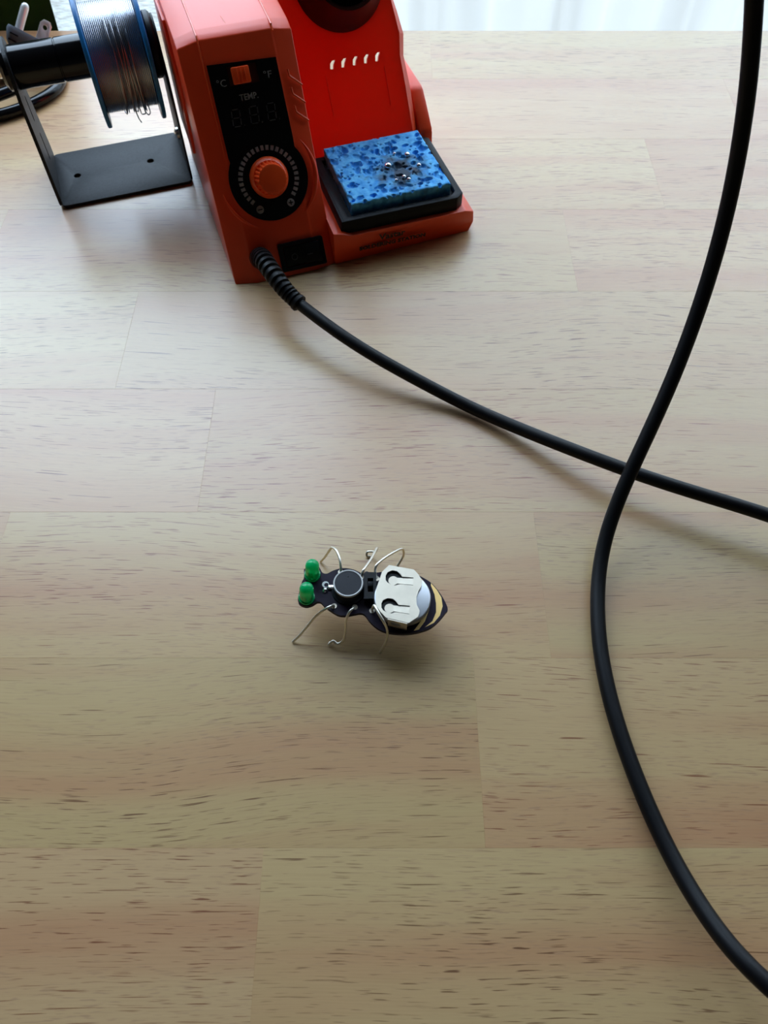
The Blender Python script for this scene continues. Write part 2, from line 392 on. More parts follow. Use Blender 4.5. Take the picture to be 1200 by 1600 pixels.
for x in (-640, 640):
    for y in (-200, 490):
        box('leg', (x-25, y-150-25, 0), (x+25, y-150+25, -FZ-28), M['legs'], table, w=3)

# ------------------------------------------------------------------ what hangs and stands beyond the table
def curtain():
    bm = bmesh.new(); nx, nz = 420, 36; x0, x1 = -70, 960; rowsv = []
    for j in range(nz+1):
        t = j/nz; z = 1160 - t * 1890; row = []
        for i in range(nx+1):
            s = i/nx; x = x0 + (x1-x0)*s
            ph = x/95*2*math.pi + 1.3*math.sin(x/140) + .25*math.sin(z/130+x/60)
            a = 20 + 8*math.sin(x/210+z/500)
            y = 600 + a*(1-abs(math.sin(ph/2)))**1.0*1.3 + 3*math.sin(ph*2.3+z/90) + 7*noise.noise(Vector((x/30, z/70, 3))) + 2.5*noise.noise(Vector((x/9, z/16, 9)))
            row.append(bm.verts.new((x + 4*math.sin(ph), y, z)))
        rowsv.append(row)
    for a, b in zip(rowsv, rowsv[1:]):
        for i in range(nx): bm.faces.new((a[i], a[i+1], b[i+1], b[i]))
    xf(bm); return bm
cu = thing('sheer_curtain', 'bright white sheer curtain with creased folds behind the table edge', 'curtain', (440, 605, 1160))
o = from_bm('voile', curtain(), M['sheer'], cu, smooth=True); o.location = -Vector((440, 605, 1160)) * K
bm = tube_bm([Vector((-110, 610, 1172)), Vector((1010, 610, 1172))], 9, 16); xf(bm); o = from_bm('curtain_rod', bm, M['frame'], cu, smooth=True, autos=40)
o.location = -Vector((440, 605, 1160)) * K
for x in (-100, 1000):
    box('rod_bracket', (x-6, 600, 1165), (x+6, 701, 1181), M['frame'], cu, w=1).location = -Vector((440, 605, 1160)) * K

sc_ = thing('fabric_screen', 'light grey ribbed woven fabric panel upright beyond the table edge, left of the orange station', 'fabric panel', (-140, 640, FZ))
def slab():
    bm = bmesh.new(); nx, nz = 60, 60; F = []
    for side in (0, 1):
        g = []
        for j in range(nz+1):
            row = []
            for i in range(nx+1):
                x = -128 + 256*i/nx; z = 8 + 826*j/nz; ed = min(1, (nz-j)/4.0, i/3.0+.25, (nx-i)/3.0+.25)
                th = (9*math.sqrt(max(ed, .05))) * (1 if side else -1)
                row.append(bm.verts.new((x, -th + 1.2*noise.noise(Vector((x/60, z/80, 1))), z)))
            g.append(row)
        F.append(g)
        for a, b in zip(g, g[1:]):
            for i in range(nx): bm.faces.new((a[i], a[i+1], b[i+1], b[i]))
    A, B = F
    rim = [(0, i) for i in range(nx+1)] + [(j, nx) for j in range(1, nz+1)] + [(nz, i) for i in range(nx-1, -1, -1)] + [(j, 0) for j in range(nz-1, 0, -1)]
    for k in range(len(rim)):
        a, b = rim[k], rim[(k+1) % len(rim)]
        bm.faces.new((A[a[0]][a[1]], A[b[0]][b[1]], B[b[0]][b[1]], B[a[0]][a[1]]))
    xf(bm); return bm
from_bm('cloth', slab(), M['woven'], sc_, smooth=True)
for x in (-90, 90): box('foot', (x-12, -26, 0), (x+12, 26, 12), M['frame'], sc_, w=2)

plant = thing('potted_plant', 'dark green broad-leaved plant standing beyond the table corner behind the plug', 'plant', (-345, 590, FZ))
lathe('pot', [(0, 0), (52, 0), (56, 8), (68, 250), (74, 255), (74, 280), (66, 280), (63, 250), (0, 250)], M['pot'], plant, seg=40)
lathe('soil', [(0, 262), (40, 263), (64, 258), (64, 250)], M['soil'], plant, seg=32)
def leaf_bm(base, tip, width, bend, facing, curl=.25):
    bm = bmesh.new(); n = 22; base, tip = Vector(base), Vector(tip); ax = tip - base; side = Vector((math.cos(facing), math.sin(facing), 0)); nrm = side.cross(ax).normalized()
    L_ = []
    for side_k in (1, -1):
        rows_ = []
        for j in range(n+1):
            t = j/n; c = base + ax*t + nrm*bend*math.sin(math.pi*t*.5)**2; wd = width*(.35+.65*math.sin(math.pi*min(t*1.25, .5)))*(1 if t < .7 else math.sqrt(max(0, 1-((t-.7)/.3)**2)))*.5
            wd = max(wd, .4)
            row = []
            for k in range(9):
                s = (k-4)/4
                row.append(bm.verts.new(c + side*wd*s + nrm*(curl*wd*s*s + 1.5*math.sin(s*9)*.3 + side_k*.35)))
            rows_.append(row)
        L_.append(rows_)
        for a, b in zip(rows_, rows_[1:]):
            for k in range(8): bm.faces.new((a[k], a[k+1], b[k+1], b[k]))
    A, B = L_
    rim = [(0, i) for i in range(9)] + [(j, 8) for j in range(1, n+1)] + [(n, i) for i in range(7, -1, -1)] + [(j, 0) for j in range(n-1, 0, -1)]
    for k in range(len(rim)):
        a, b = rim[k], rim[(k+1) % len(rim)]
        bm.faces.new((A[a[0]][a[1]], A[b[0]][b[1]], B[b[0]][b[1]], B[a[0]][a[1]]))
    xf(bm); return bm
for b_, t_, w_, be, fa in [((30, -10, 255), (106, -20, 880), 62, 8, .15), ((8, -22, 255), (52, -38, 905), 60, -6, -.1), ((-14, 0, 255), (10, -22, 930), 66, 5, .2),
                           ((20, 16, 255), (84, 12, 960), 70, 4, -.15), ((-30, 8, 255), (-52, -14, 860), 62, -8, .1), ((0, 24, 255), (-20, 34, 900), 60, 6, .5), ((-8, -30, 255), (-24, -46, 820), 54, -10, 0)]:
    from_bm('leaf', leaf_bm(b_, t_, w_, be, fa), M['leaf'], plant, smooth=True, autos=60)

# ------------------------------------------------------------------ soldering station (local: u right, v back, z up)
SO = (-72.3, 293.4, 0); TH = math.radians(18.5)
st = thing('soldering_station', 'orange soldering station with black display panel, dial and iron holder', 'soldering station', SO, TH)
al = math.radians(30); sa, ca = math.sin(al), math.cos(al)
FF = frame((0, 0, 0), (1, 0, 0), (0, sa, ca))          # sloped front: x = u, y = up the slope, z = outwards

def tower():
    bm = bmesh.new()
    def prof(d, dt):                                  # (v, z), d = inset from the front, dt = drop from the top
        P = [(0+d*1.15, 0), (48.0*.0+d*1.15, 0.01)]
        P = [(d/ca, 0), (103.6*sa + d*ca, 103.6*ca - d*sa - dt*.6), (54.5 + d + dt*.3, 90.6 - dt), (58 + d, 91.2 - dt), (112 - d, 91.2 - dt), (118 - d, 84 - dt), (118 - d, 0)]
        return P
    cols = [(0, prof(2.2, 3.4)), (9.2, prof(.35, .2)), (10.0, prof(0, 0)), (41.5, prof(0, 0)), (42.3, prof(.35, .2)), (51, prof(1.6, 2.2))]
    rings = [[bm.verts.new((u_, p[0], p[1])) for p in pr] for u_, pr in cols]
    n = len(rings[0])
    for a, b in zip(rings, rings[1:]):
        for k in range(n): bm.faces.new((a[k], a[(k+1) % n], b[(k+1) % n], b[k]))
    bm.faces.new(rings[0]); bm.faces.new(rings[-1][::-1])
    bmesh.ops.recalc_face_normals(bm, faces=bm.faces[:])
    bev(bm, .55, 2, 8); xf(bm); return bm
from_bm('housing', tower(), M['orange'], st, smooth=True, autos=40)
# ledge running round the side wall and the raised rear side cover
prism('side_cover', [(80, 22), (114, 22), (114, 84), (86, 84), (76, 64), (76, 30)], -.5, 1.4, M['orange'], st, w=.5, Mx=Matrix(((0, 0, -1, 0), (1, 0, 0, 0), (0, 1, 0, 0), (0, 0, 0, 1))))
tube('mould_ridge', [(9.3, 29, 50.0), (9.3, 40, 69.1), (9.3, 51.5, 89.0), (9.3, 54, 90.55), (9.3, 58, 91.0), (9.3, 110, 91.0)], lambda t: .15 + .28*min(1, t*2), M['highlight'], st, seg=8, n=3)
tube('mould_ridge', [(42.2, 51.5, 88.9), (42.2, 54, 90.5), (42.2, 58, 91.0), (42.2, 110, 91.0)], .42, M['highlight'], st, seg=8, n=3)

tube('scuff', [(23.5, 59.0, 91.15), (22.6, 66.5, 91.2)], lambda t: .05 + .22*math.sin(math.pi*t), M['highlight'], st, seg=6, n=6)
# black panel with keyhole outline
C0 = (26.9, 45.3)
pan = [(10.6, 94.0), (10.6, 55.2)] + arc(C0[0], C0[1], 18.6, 151, 388, 40) + [(41.7, 58.5), (41.2, 92.6)]
pan = [(10.6, 94.0), (10.6, 56.5)] + arc(C0[0], C0[1], 18.6, 149, 397, 44) + [(41.9, 59.5), (41.3, 92.8)]
slot = [(18.8, 84.6), (32.0, 84.6), (32.0, 92.2), (18.8, 92.2)]
prism('display_panel', pan, -.3, .45, M['black_gloss'], st, holes=[slot], Mx=FF)
dp = st.children[-1] if False else [c for c in st.children if c.name == 'display_panel'][0]
box('switch_recess', (18.8, 84.6, -.2), (32.0, 92.2, .12), M['funnel'], st, Mx=FF)
def slider():
    bm = box_bm((20.4, 85.0, 0), (28.2, 91.6, 3.0), .5)
    xf(bm, FF); return bm
us = from_bm('unit_switch', slider(), M['orange_knob'], st, smooth=True, autos=35)
for x in (22.6, 24.3, 26.0): box('grip_rib', (x-.35, 85.3, 2.8), (x+.35, 91.3, 3.35), M['orange_knob'], us, w=.12, Mx=FF)
def fft(x, y, z=.5): return FF @ Matrix.Translation((x, y, z))
text('unit_lettering', '°C', 4.0, M['print_grey'], dp, fft(15.2, 86.2), width=4.2)
text('unit_lettering', '°F', 4.0, M['print_grey'], dp, fft(36.1, 86.6), width=3.6)
text('temperature_lettering', 'TEMP.', 3.5, M['print_grey'], dp, fft(25.9, 79.6), bold=.05, width=8.4)
def digit():
    bm = bmesh.new(); Wd, Hd, t = 4.1, 7.2, .42; g = .25
    def seg_(x0, y0, x1, y1):
        b = box_bm((x0, y0, 0), (x1, y1, .12)); me = bpy.data.meshes.new('t'); b.to_mesh(me); b.free(); bm.from_mesh(me); bpy.data.meshes.remove(me)
    for y in (0, Hd/2-t/2, Hd-t): seg_(t+g, y, Wd-t-g, y+t)
    for x in (0, Wd-t):
        seg_(x, t+g, x+t, Hd/2-g-.1); seg_(x, Hd/2+g+.1, x+t, Hd-t-g)
    seg_(Wd+.9, 0, Wd+1.4, .5)
    for v_ in bm.verts: v_.co.x += v_.co.y * .07
    return bm
for x in (16.0, 24.2, 32.2):
    b = digit(); xf(b, fft(x, 68.6, .45)); from_bm('digit', b, M['print_dim'], dp)
bm = bmesh.new()
for k in range(27):
    a = math.radians(-40 + (261.5)*k/26)
    Mx = FF @ Matrix.Translation((C0[0], C0[1], .45)) @ Matrix.Rotation(a, 4, 'Z')
    b = box_bm((12.1, -.72, 0), (14.2, .72, .1)); xf(b, Mx); me = bpy.data.meshes.new('t'); b.to_mesh(me); b.free(); bm.from_mesh(me); bpy.data.meshes.remove(me)
from_bm('dial_scale', bm, M['print_grey'], dp)
for cx, cy, plus in ((19.7, 32.8, 0), (34.8, 33.2, 1)):
    bg_ = lathe('dial_mark', [(0, .5), (1.75, .5), (1.85, .42)], M['print_grey'], dp, seg=24, Mx=fft(cx, cy, 0))
    box('mark_stroke', (-1.1, -.25, .5), (1.1, .25, .56), M['black_gloss'], bg_, Mx=fft(cx, cy, 0))
    if plus: box('mark_stroke', (-.25, -1.1, .5), (.25, 1.1, .56), M['black_gloss'], bg_, Mx=fft(cx, cy, 0))
# dial knob: flared skirt and ribbed cap
KN = FF @ Matrix.Translation((C0[0] + .1, C0[1] + .4, 0))
kn = lathe('dial', [(0, .4), (9.0, .4), (9.1, 1.2), (8.6, 2.6), (7.5, 3.6), (0, 3.8)], M['orange_knob'], st, seg=48, Mx=KN)
lathe('cap', [(7.4, 3.0), (7.1, 4.5), (6.6, 12.2), (6.3, 13.0), (5.8, 13.2), (0, 13.0)], M['orange_knob'], kn, seg=96, Mx=KN,
      wob=lambda i, z: (1 - (.10 if (i % 4) in (1, 2) else 0) * (1 if z < 12.9 else 0)))
# raised crescent rims beside the dial
tube('crescent_rim', [(*p, .1) for p in arc(C0[0]-.2, C0[1]+.2, 22.6, -52, 36, 10)], lambda t: .15 + 1.0*math.sin(math.pi*t), M['orange'], st, seg=10, n=2, Mx=FF)
tube('crescent_rim', [(*p, .1) for p in arc(C0[0]-.2, C0[1]+.2, 22.6, 188, 246, 8)], lambda t: .12 + .6*math.sin(math.pi*t), M['orange'], st, seg=10, n=2, Mx=FF)
for s_ in (84.8, 77.6, 70.2):
    tube('chevron_rib', [(45.6, s_+2.6, -.35), (45.7, s_+1.2, -.3), (45.9, s_, -.3), (46.3, s_-.4, -.3), (51.0, s_-4.3, -1.45)], .42, M['highlight'], st, seg=8, n=2, Mx=FF)
# rocker switch
rs = prism('power_switch', rrect(23.9, 2.5, 46.4, 15.8, .8), -.3, 1.6, M['black_plastic'], st, holes=[rrect(26.2, 4.1, 44.4, 14.2, .4)], Mx=FF)
rk = prism('rocker', [(26.5, 0), (26.5, 1.0), (35.4, .4), (44.1, 2.9), (44.1, 0)], 4.4, 13.9, M['black_plastic'], rs, w=.25, Mx=FF @ frame((0, 0, 0), (1, 0, 0), (0, 0, 1)) @ Matrix.Scale(-1, 4, (0, 0, 1)))
prism('rocker_mark', arc(31.2, 8.6, 1.55, 0, 345, 20), .95, 1.1, M['print_dim'], rs, holes=[arc(31.2, 8.6, 1.2, 0, 345, 20)], Mx=FF)
box('rocker_mark', (37.5, 8.3, 1.6), (40.4, 8.8, 1.78), M['print_dim'], rs, Mx=FF)

# base wing carrying the tray
def base_bm():
    P = [(50.5, 0), (124, 0), (127, 4), (126, 10.8), (119.5, 15.6), (60, 15.6), (56, 17.5), (50.5, 19.0)]
    bm = prism_bm([(p[0], p[1]) for p in P], -110, 0, w=0)       # x=u, y=z ; z=-v
    for v_ in bm.verts:
        v_.co = Vector((v_.co.x, -v_.co.z, v_.co.y))
        if v_.co.y < 1: v_.co.y = .8 - .05*v_.co.z + (max(0, v_.co.x-120)*.7)
    bmesh.ops.recalc_face_normals(bm, faces=bm.faces[:]); bev(bm, .7, 2, 20); xf(bm); return bm
from_bm('base', base_bm(), M['orange'], st, smooth=True, autos=40)
BF = frame((0, .75, 0), (1, 0, 0), (0, -.05, 1))
text('brand_lettering', 'Vastar', 4.6, M['print_black'], st, BF @ Matrix.Translation((80.6, 11.0, .06)), bold=.15, width=13.8)
text('name_lettering', 'SOLDERING STATION', 3.0, M['print_black'], st, BF @ Matrix.Translation((81.0, 6.6, .06)), bold=.16, width=35.0)

# iron holder: thin sloping shell, open at the back, with five slots
lean = math.radians(33)
HF = frame((0, 55, 21), (1, 0, 0), (0, math.sin(lean), math.cos(lean)))
slots = [[(x, 39.6), (x+1.5, 39.4), (x+2.1, 41.5), (x+3.3, 43.3), (x+1.8, 43.3), (x+.4, 42.0)] for x in (73.8, 79.6, 85.5, 91.4, 97.3)]
edge = [(111.7, -4), (111.6, 5.5), (110.5, 40.5), (111.8, 50), (110.0, 64), (104, 86)]
hp = [(51.5, -4)] + edge + [(60, 86), (51.5, 80)]
holder = prism('holder_panel', hp, -2.0, 0, M['thin_orange'], st, holes=slots, Mx=HF)
for x_, a_ in ((70.9, .15), (101.6, .2)): tube('panel_crease', [(x_+.3, 19, 0), (x_, 28, a_), (x_-.1, 37, 0)], .22, M['thin_orange'], holder, seg=8, n=4, Mx=HF)
def flank():
    bm = bmesh.new(); off = [(114.6, -4), (114.5, 25.4), (113.3, 40.3), (114.9, 49.6), (113.1, 59.9), (107.5, 84)]
    inn = [(111.7, -4), (111.2, 25.4), (110.5, 40.5), (111.8, 50), (110.4, 61), (104, 86)]
    R_ = []
    for (a, b) in zip(inn, off):
        R_.append([bm.verts.new(HF @ Vector(p)) for p in ((a[0]-.05, a[1], .0), (b[0], b[1], -3.2), (b[0], b[1], -26), (b[0]-2, b[1], -26), (b[0]-2, b[1], -3.6), (a[0]-1, a[1], -1.9))])
    for a, b in zip(R_, R_[1:]):
        for k in range(6): bm.faces.new((a[k], a[(k+1) % 6], b[(k+1) % 6], b[k]))
    bm.faces.new(R_[0][::-1]); bm.faces.new(R_[-1])
    bmesh.ops.recalc_face_normals(bm, faces=bm.faces[:]); xf(bm); return bm
from_bm('holder_flank', flank(), M['orange'], st, smooth=False)
box('holder_flank', (52, 84.2, -24), (104, 86, 0), M['orange'], st, w=.5, Mx=HF)
YZ = Matrix(((0, 0, 1, 0), (1, 0, 0, 0), (0, 1, 0, 0), (0, 0, 0, 1)))   # x=v, y=z, z=u
prism('base_fin', [(56, 12), (57.5, 24), (64, 30), (74.5, 38.5), (110, 38.5), (110, 0), (60, 0)], 115.2, 123.0, M['orange'], st, w=2.0, Mx=YZ)
# funnel
FM = HF @ Matrix.Translation((85.3, 76.0, 0))
FM = HF @ Matrix.Translation((85.3, 76.2, 0))
lathe('funnel', [(22.4, -1), (22.2, .6), (20.5, 3.5), (16.8, 15.5), (16.0, 18), (15.0, 18.3), (14.2, 17.6), (13.2, 6), (12.5, -1.5)], M['funnel'], st, seg=64, Mx=FM)
lathe('funnel_bore', [(14.6, 17), (12.9, 6), (11, 4.5), (0, 4.2)], M['black_plastic'], st, seg=48, Mx=FM)
# the iron parked in the funnel (its handle leaves through the top of the picture)
ir = thing('soldering_iron', 'black soldering iron handle parked in the round holder of the orange station', 'soldering iron', SO, TH)
fc = HF @ Vector((85.3, 76.2, 0)); d_ = Vector((.02, -math.cos(math.radians(46)), math.sin(math.radians(46)))).normalized()
IM = frame(fc, (1, 0, 0), d_.cross(Vector((1, 0, 0))))
IM = IM if (IM.to_3x3() @ Vector((0, 0, 1))).dot(d_) > 0 else IM @ Matrix.Rotation(math.pi, 4, 'X')
IM = IM @ Matrix.Translation((0, 0, 4))
lathe('handle', [(0, 8), (9, 8), (12.3, 9.5), (12.6, 16), (10.5, 24), (10.2, 60), (11.8, 95), (11.0, 118), (7, 124), (0, 124.5)], M['rubber'], ir, seg=48, Mx=IM)
lathe('barrel', [(0, -12), (3.0, -10), (3.2, 9)], M['nickel'], ir, seg=24, Mx=IM)
iron_end = Matrix.Translation(Vector(SO)) @ Matrix.Rotation(TH, 4, 'Z') @ (IM @ Vector((0, 0, 122)))
iron_dir = (Matrix.Rotation(TH, 4, 'Z').to_3x3() @ (IM.to_3x3() @ Vector((0, 0, 1)))).normalized()

# tray, sponge, solder beads
def local_thing(name, label, cat, group=None): return thing(name, label, cat, SO, TH, group)
tr_ = local_thing('sponge_tray', 'black plastic tray under the blue sponge on the orange station', 'tray')
def tray_bm():
    P = [(56.5, 2.2), (115.2, 2.2), (119.2, 5.2), (119.2, 53.5), (117, 55.5), (56.5, 55.5)]
    return prism_bm(P, 15.7, 22.8, holes=[[(60.2, 5.6), (113.6, 5.6), (115.8, 8), (115.8, 52.2), (60.2, 52.2)]], w=.45)
b = tray_bm(); xf(b); from_bm('rim', b, M['tray'], tr_, smooth=True, autos=40)
box('tray_floor', (59.8, 5.2, 16.2), (116.2, 52.6, 20.3), M['tray'], tr_)
prism('tray_skirt', [(55.4, 14.6), (60, 18.0), (60, 22.6), (55.8, 22.6), (54.9, 16)], -54, -2.4, M['tray'], tr_, w=.3, Mx=frame((0, 0, 0), (1, 0, 0), (0, 0, 1)))
def sponge_bm():
    bm = bmesh.new(); rnd = random.Random(5); x0, x1, y0, y1, zb, zt = 62.3, 113.2, 7.8, 55.0, 20.4, 27.6
    pores = []
    for k in range(270):
        r = rnd.choice([.45, .55, .6, .8, 1.0, 1.4, 1.9]) * rnd.uniform(.75, 1.05)
        pores.append((rnd.uniform(x0, x1), rnd.uniform(y0, y1), r*rnd.uniform(1.0, 1.9), r, rnd.uniform(0, 3.14), rnd.uniform(.6, 1.5)))
    nx, ny = 190, 176; grid = {}
    cells = {}
    for p in pores:
        for cx in range(int((p[0]-4)//4), int((p[0]+4)//4)+1):
            for cy in range(int((p[1]-4)//4), int((p[1]+4)//4)+1): cells.setdefault((cx, cy), []).append(p)
    for j in range(ny+1):
        for i in range(nx+1):
            x = x0+(x1-x0)*i/nx; y = y0+(y1-y0)*j/ny
            z = zt + .3*noise.noise(Vector((x/9, y/9, 0))) + .10*noise.noise(Vector((x/1.2, y/1.2, 4)))
            dip = 0
            for (px, py, ra, rb, an, dp_) in cells.get((int(x//4), int(y//4)), ()):
                dx, dy = x-px, y-py; c, s = math.cos(an), math.sin(an); q = ((dx*c+dy*s)/ra)**2 + ((-dx*s+dy*c)/rb)**2
                if q < 1: dip = max(dip, dp_*1.5*min(rb, 1.1)*(1-q)**.45)
            e_ = min(i, nx-i, j, ny-j)
            if e_ < 2: z -= (2-e_)*.18
            grid[i, j] = bm.verts.new((x + (.35*noise.noise(Vector((y/2.2, z, 1))) if i in (0, nx) else 0), y + (.5*noise.noise(Vector((x/2.2, 2, 1))) if j in (0, ny) else 0), z - dip))
    for j in range(ny):
        for i in range(nx): bm.faces.new((grid[i, j], grid[i+1, j], grid[i+1, j+1], grid[i, j+1]))
    rim = [(i, 0) for i in range(nx+1)] + [(nx, j) for j in range(1, ny+1)] + [(i, ny) for i in range(nx-1, -1, -1)] + [(0, j) for j in range(ny-1, 0, -1)]
    prev = [grid[k] for k in rim]
    for lv in range(1, 7):
        z = zt - (zt-zb)*lv/6; cur = []
        for k, r in enumerate(rim):
            p = grid[r].co; nn = .7*noise.noise(Vector((p.x/1.8, p.y/1.8, z/1.5)))
            cx, cy = (x0+x1)/2, (y0+y1)/2; dx = math.copysign(1, p.x-cx) if r[0] in (0, nx) else 0; dy = math.copysign(1, p.y-cy) if r[1] in (0, ny) else 0
            cur.append(bm.verts.new((p.x + dx*nn*.5, p.y + dy*nn*.5, z if lv < 6 else zb)))
        for k in range(len(rim)): bm.faces.new((prev[k], cur[k], cur[(k+1) % len(rim)], prev[(k+1) % len(rim)]))
        prev = cur
    bm.faces.new(prev[::-1]); xf(bm); return bm
o = from_bm('sponge', sponge_bm(), M['sponge'], None, smooth=True, autos=60)
o.location = Vector(SO) * K; o.rotation_euler = (0, 0, TH)
tag(o, 'blue porous cleaning sponge with scorched centre in the black tray', 'sponge')
balls = [(88.0, 29.1, 1.75, 'largest silvery solder bead on the blue sponge, left of the others'), (100.3, 35.2, 1.35, 'solder bead at the back right of the scorched sponge patch'),
         (103.0, 25.2, 1.15, 'solder bead nearest the right edge of the blue sponge'), (92.9, 18.9, 1.0, 'small solder bead at the front of the scorch, the rear one of a close pair'),
         (94.6, 16.3, .95, 'small solder bead nearest the front edge of the sponge scorch'), (88.5, 17.8, .75, 'tiny solder bead on the sponge, left of the close front pair'),
         (94.6, 38.6, .8, 'tiny dark solder bead at the very back of the sponge scorch')]
for x, y, r, lb in balls:
    p = Matrix.Rotation(TH, 4, 'Z') @ Vector((x, y, 0)) + Vector(SO)
    b = bmesh.new(); bmesh.ops.create_icosphere(b, subdivisions=3, radius=r)
    for v_ in b.verts: v_.co *= 1 + .12*noise.noise(v_.co*1.1 + Vector((x, y, 0))); v_.co.z *= .9
    xf(b); o = from_bm('solder_bead', b, M['ball'], None, smooth=True)
    o.location = Vector((p.x, p.y, 27.6 + r*.62)) * K
    tag(o, lb, 'solder bead', 'solder beads on the sponge')

# ------------------------------------------------------------------ spool stand and spool
sp_ = local_thing('spool_stand', 'black bracket with a thick glossy tube holding the solder spool', 'spool holder')
prism('base_plate', rrect(-74, 88.3, -4.8, 136.3, 2.2), .3, 1.9, M['powder'], sp_, w=.25,
      holes=[arc(-63.4, 112.8, 1.9, 0, 345, 20), arc(-23.2, 113.4, 1.9, 0, 345, 20)])
def upright(u0, u1, name, slots_):
    ol = [(90.3, 1.2), (134.3, 1.2), (135.8, 4), (135.4, 10), (123, 62)] + arc(110, 63, 13.0, 10, 170, 12) + [(92, 56), (88.8, 8), (88.8, 3)]
    return prism(name, ol, u0, u1, M['powder'], sp_, holes=slots_, w=.2, Mx=YZ)
sl = [rrect(110.6, 14, 113.4, 29, 1.3, 3), rrect(109.4, 36, 112.0, 49, 1.3, 3)]
upright(-75.2, -73.6, 'upright', sl)
upright(-4.9, -3.9, 'upright', [])
TU = Matrix.Translation((0, 110, 63)) @ Matrix.Rotation(math.pi/2, 4, 'Y')     # z of the lathe = u
lathe('tube', [(0, -79), (7.5, -79), (9.5, -77.5), (9.6, -52.4), (9.25, -52.1), (9.25, -51.7), (9.6, -51.4), (9.6, -12), (10.8, -11.5), (10.8, -5.0), (0, -5.0)], M['tube'], sp_, seg=48, Mx=TU)
lathe('end_screw', [(0, -83), (3.2, -82.6), (3.6, -81), (3.6, -79)], M['nickel'], sp_, seg=24, Mx=TU)
lathe('side_screw', [(0, 0), (3.2, 0), (3.1, 1.2), (1.8, 2.2), (0, 2.4)], M['nickel'], sp_, seg=24, Mx=Matrix.Translation((-4.9, 104, 20)) @ Matrix.Rotation(-math.pi/2, 4, 'Y'))
lathe('tube_collar', [(10.8, -9.3), (13.8, -9.2), (14.6, -8.2), (14.6, -6.2), (13.5, -5.1), (10.8, -5.1), (10.8, -9.3)], M['black_plastic'], sp_, seg=40, Mx=TU)

SU = Matrix.Translation((0, 110, 60.6)) @ Matrix.Rotation(math.pi/2, 4, 'Y')
spool = local_thing('solder_spool', 'blue plastic spool of silver solder wire on the black tube', 'solder spool')
for a, b_ in ((-39.0, -36.9), (-11.6, -9.5)):
    lathe('flange', [(12.6, a), (29.6, a), (30.1, a+.4), (30.1, b_-.4), (29.6, b_), (12.6, b_), (12.6, a)], M['blue'], spool, seg=72, Mx=SU)
lathe('hub', [(12.6, -37.2), (14.6, -37.2), (14.6, -11.2), (12.6, -11.2), (12.6, -37.2)], M['blue'], spool, seg=48, Mx=SU)
prof = [(14.6, -36.9)]; x = -36.9
while x < -11.7:
    for k in range(6): prof.append((23.3 + .42*math.sin(math.pi*(k+.5)/6), x + .84*(k+.5)/6))
    x += .84
prof += [(14.6, -11.5)]
wc_ = lathe('solder_coil', prof, M['solder'], spool, seg=72, Mx=SU, autos=70)
random.seed(3)
for k in range(9):
    u0_ = -30 + 14*random.random(); u1_ = u0_ + random.uniform(-5, 5); a0 = random.uniform(95, 150); a1 = a0 + random.uniform(160, 240)
    pts = []
    for i in range(25):
        t = i/24; a = math.radians(a0 + (a1-a0)*t); r = 24.0 + .8*math.sin(math.pi*t)**.3 + .2*k % .7
        pts.append((u0_ + (u1_-u0_)*t + .4*math.sin(7*t+k), 110 + r*math.cos(a), 60.6 + r*math.sin(a)))
    tube('loose_strand', pts, .30, M['solder'], spool, seg=7, n=1)
tube('loose_strand', [(-25, 86.5, 64), (-24.4, 86.0, 56), (-23.8, 89, 46), (-23.2, 94, 38), (-22.6, 99, 33.2), (-22.3, 100.5, 31.5)], .3, M['solder'], spool, seg=7, n=5)
for du, dr in ((-21.0, 0), (-18.6, .8)):
    tube('loose_strand', [(du-.6, 88, 50), (du-.3, 94, 41), (du, 100, 36.0), (du+.9, 102, 34.6-dr), (du+1.9, 101, 35.4), (du+1.8, 95, 40.8), (du+1.2, 88.5, 49)], .3, M['solder'], spool, seg=7, n=5)

# ------------------------------------------------------------------ iron cable
C1 = [(-38.5, 264.3, 17.0), (-28.6, 254.9, 16.0), (-16.9, 243.8, 14.5), (-2.8, 235.1, 12.0), (11.2, 228.6, 8.5), (25.1, 222.0, 4.8), (35.3, 216.3, 3.1), (41.5, 213.0, 2.8), (54.4, 204.2, 4.0), (66.5, 195.1, 7.0), (78.1, 186.9, 10.0), (92.1, 177.2, 12.0), (112.1, 166.8, 13.0), (129.3, 160.8, 13.5), (144.7, 154.7, 14.0)]
LOOP = [(175, 143, 14), (215, 120, 12), (246, 84, 9), (258, 40, 7), (248, -6, 8), (218, -40, 12), (178, -48, 17), (140, -32, 21), (115, -10, 23)]
C2 = [(108.3, 247.4, 150.0), (110.9, 244.7, 143.0), (113.7, 239.1, 130.0), (116.5, 234.5, 113.0), (117.5, 229.2, 99.0), (116.8, 221.0, 86.0), (115.1, 212.8, 72.0), (111.6, 203.2, 58.0), (105.9, 189.9, 47.0), (102.1, 183.5, 40.0), (97.4, 174.8, 32.0), (93.1, 166.7, 26.0), (88.3, 159.0, 18.0), (83.5, 147.2, 8.0), (81.6, 139.4, 4.0), (78.6, 125.0, 2.8), (76.9, 110.4, 2.8), (76.4, 96.9, 2.8), (77.5, 79.7, 2.8), (81.1, 62.7, 2.8), (85.8, 42.9, 3.2), (88.9, 34.0, 5.0), (91.4, 25.5, 7.0), (94.6, 15.8, 11.0), (98.2, 6.8, 16.0), (101.9, 1.3, 20.0)]
ie = iron_end; TOP = [(103, 250, 170), (92, 256, 205), (66, 262, 240), (30, 268, 258), tuple(ie + iron_dir*45 + Vector((10, 0, 0))), tuple(ie + iron_dir*18), tuple(ie - iron_dir*4)]
cab = thing('iron_cable', 'thick black rubber cable looping over itself across the table', 'cable', (0, 0, 0))
cp = spline(C1 + LOOP + C2[::-1] + TOP, 8)
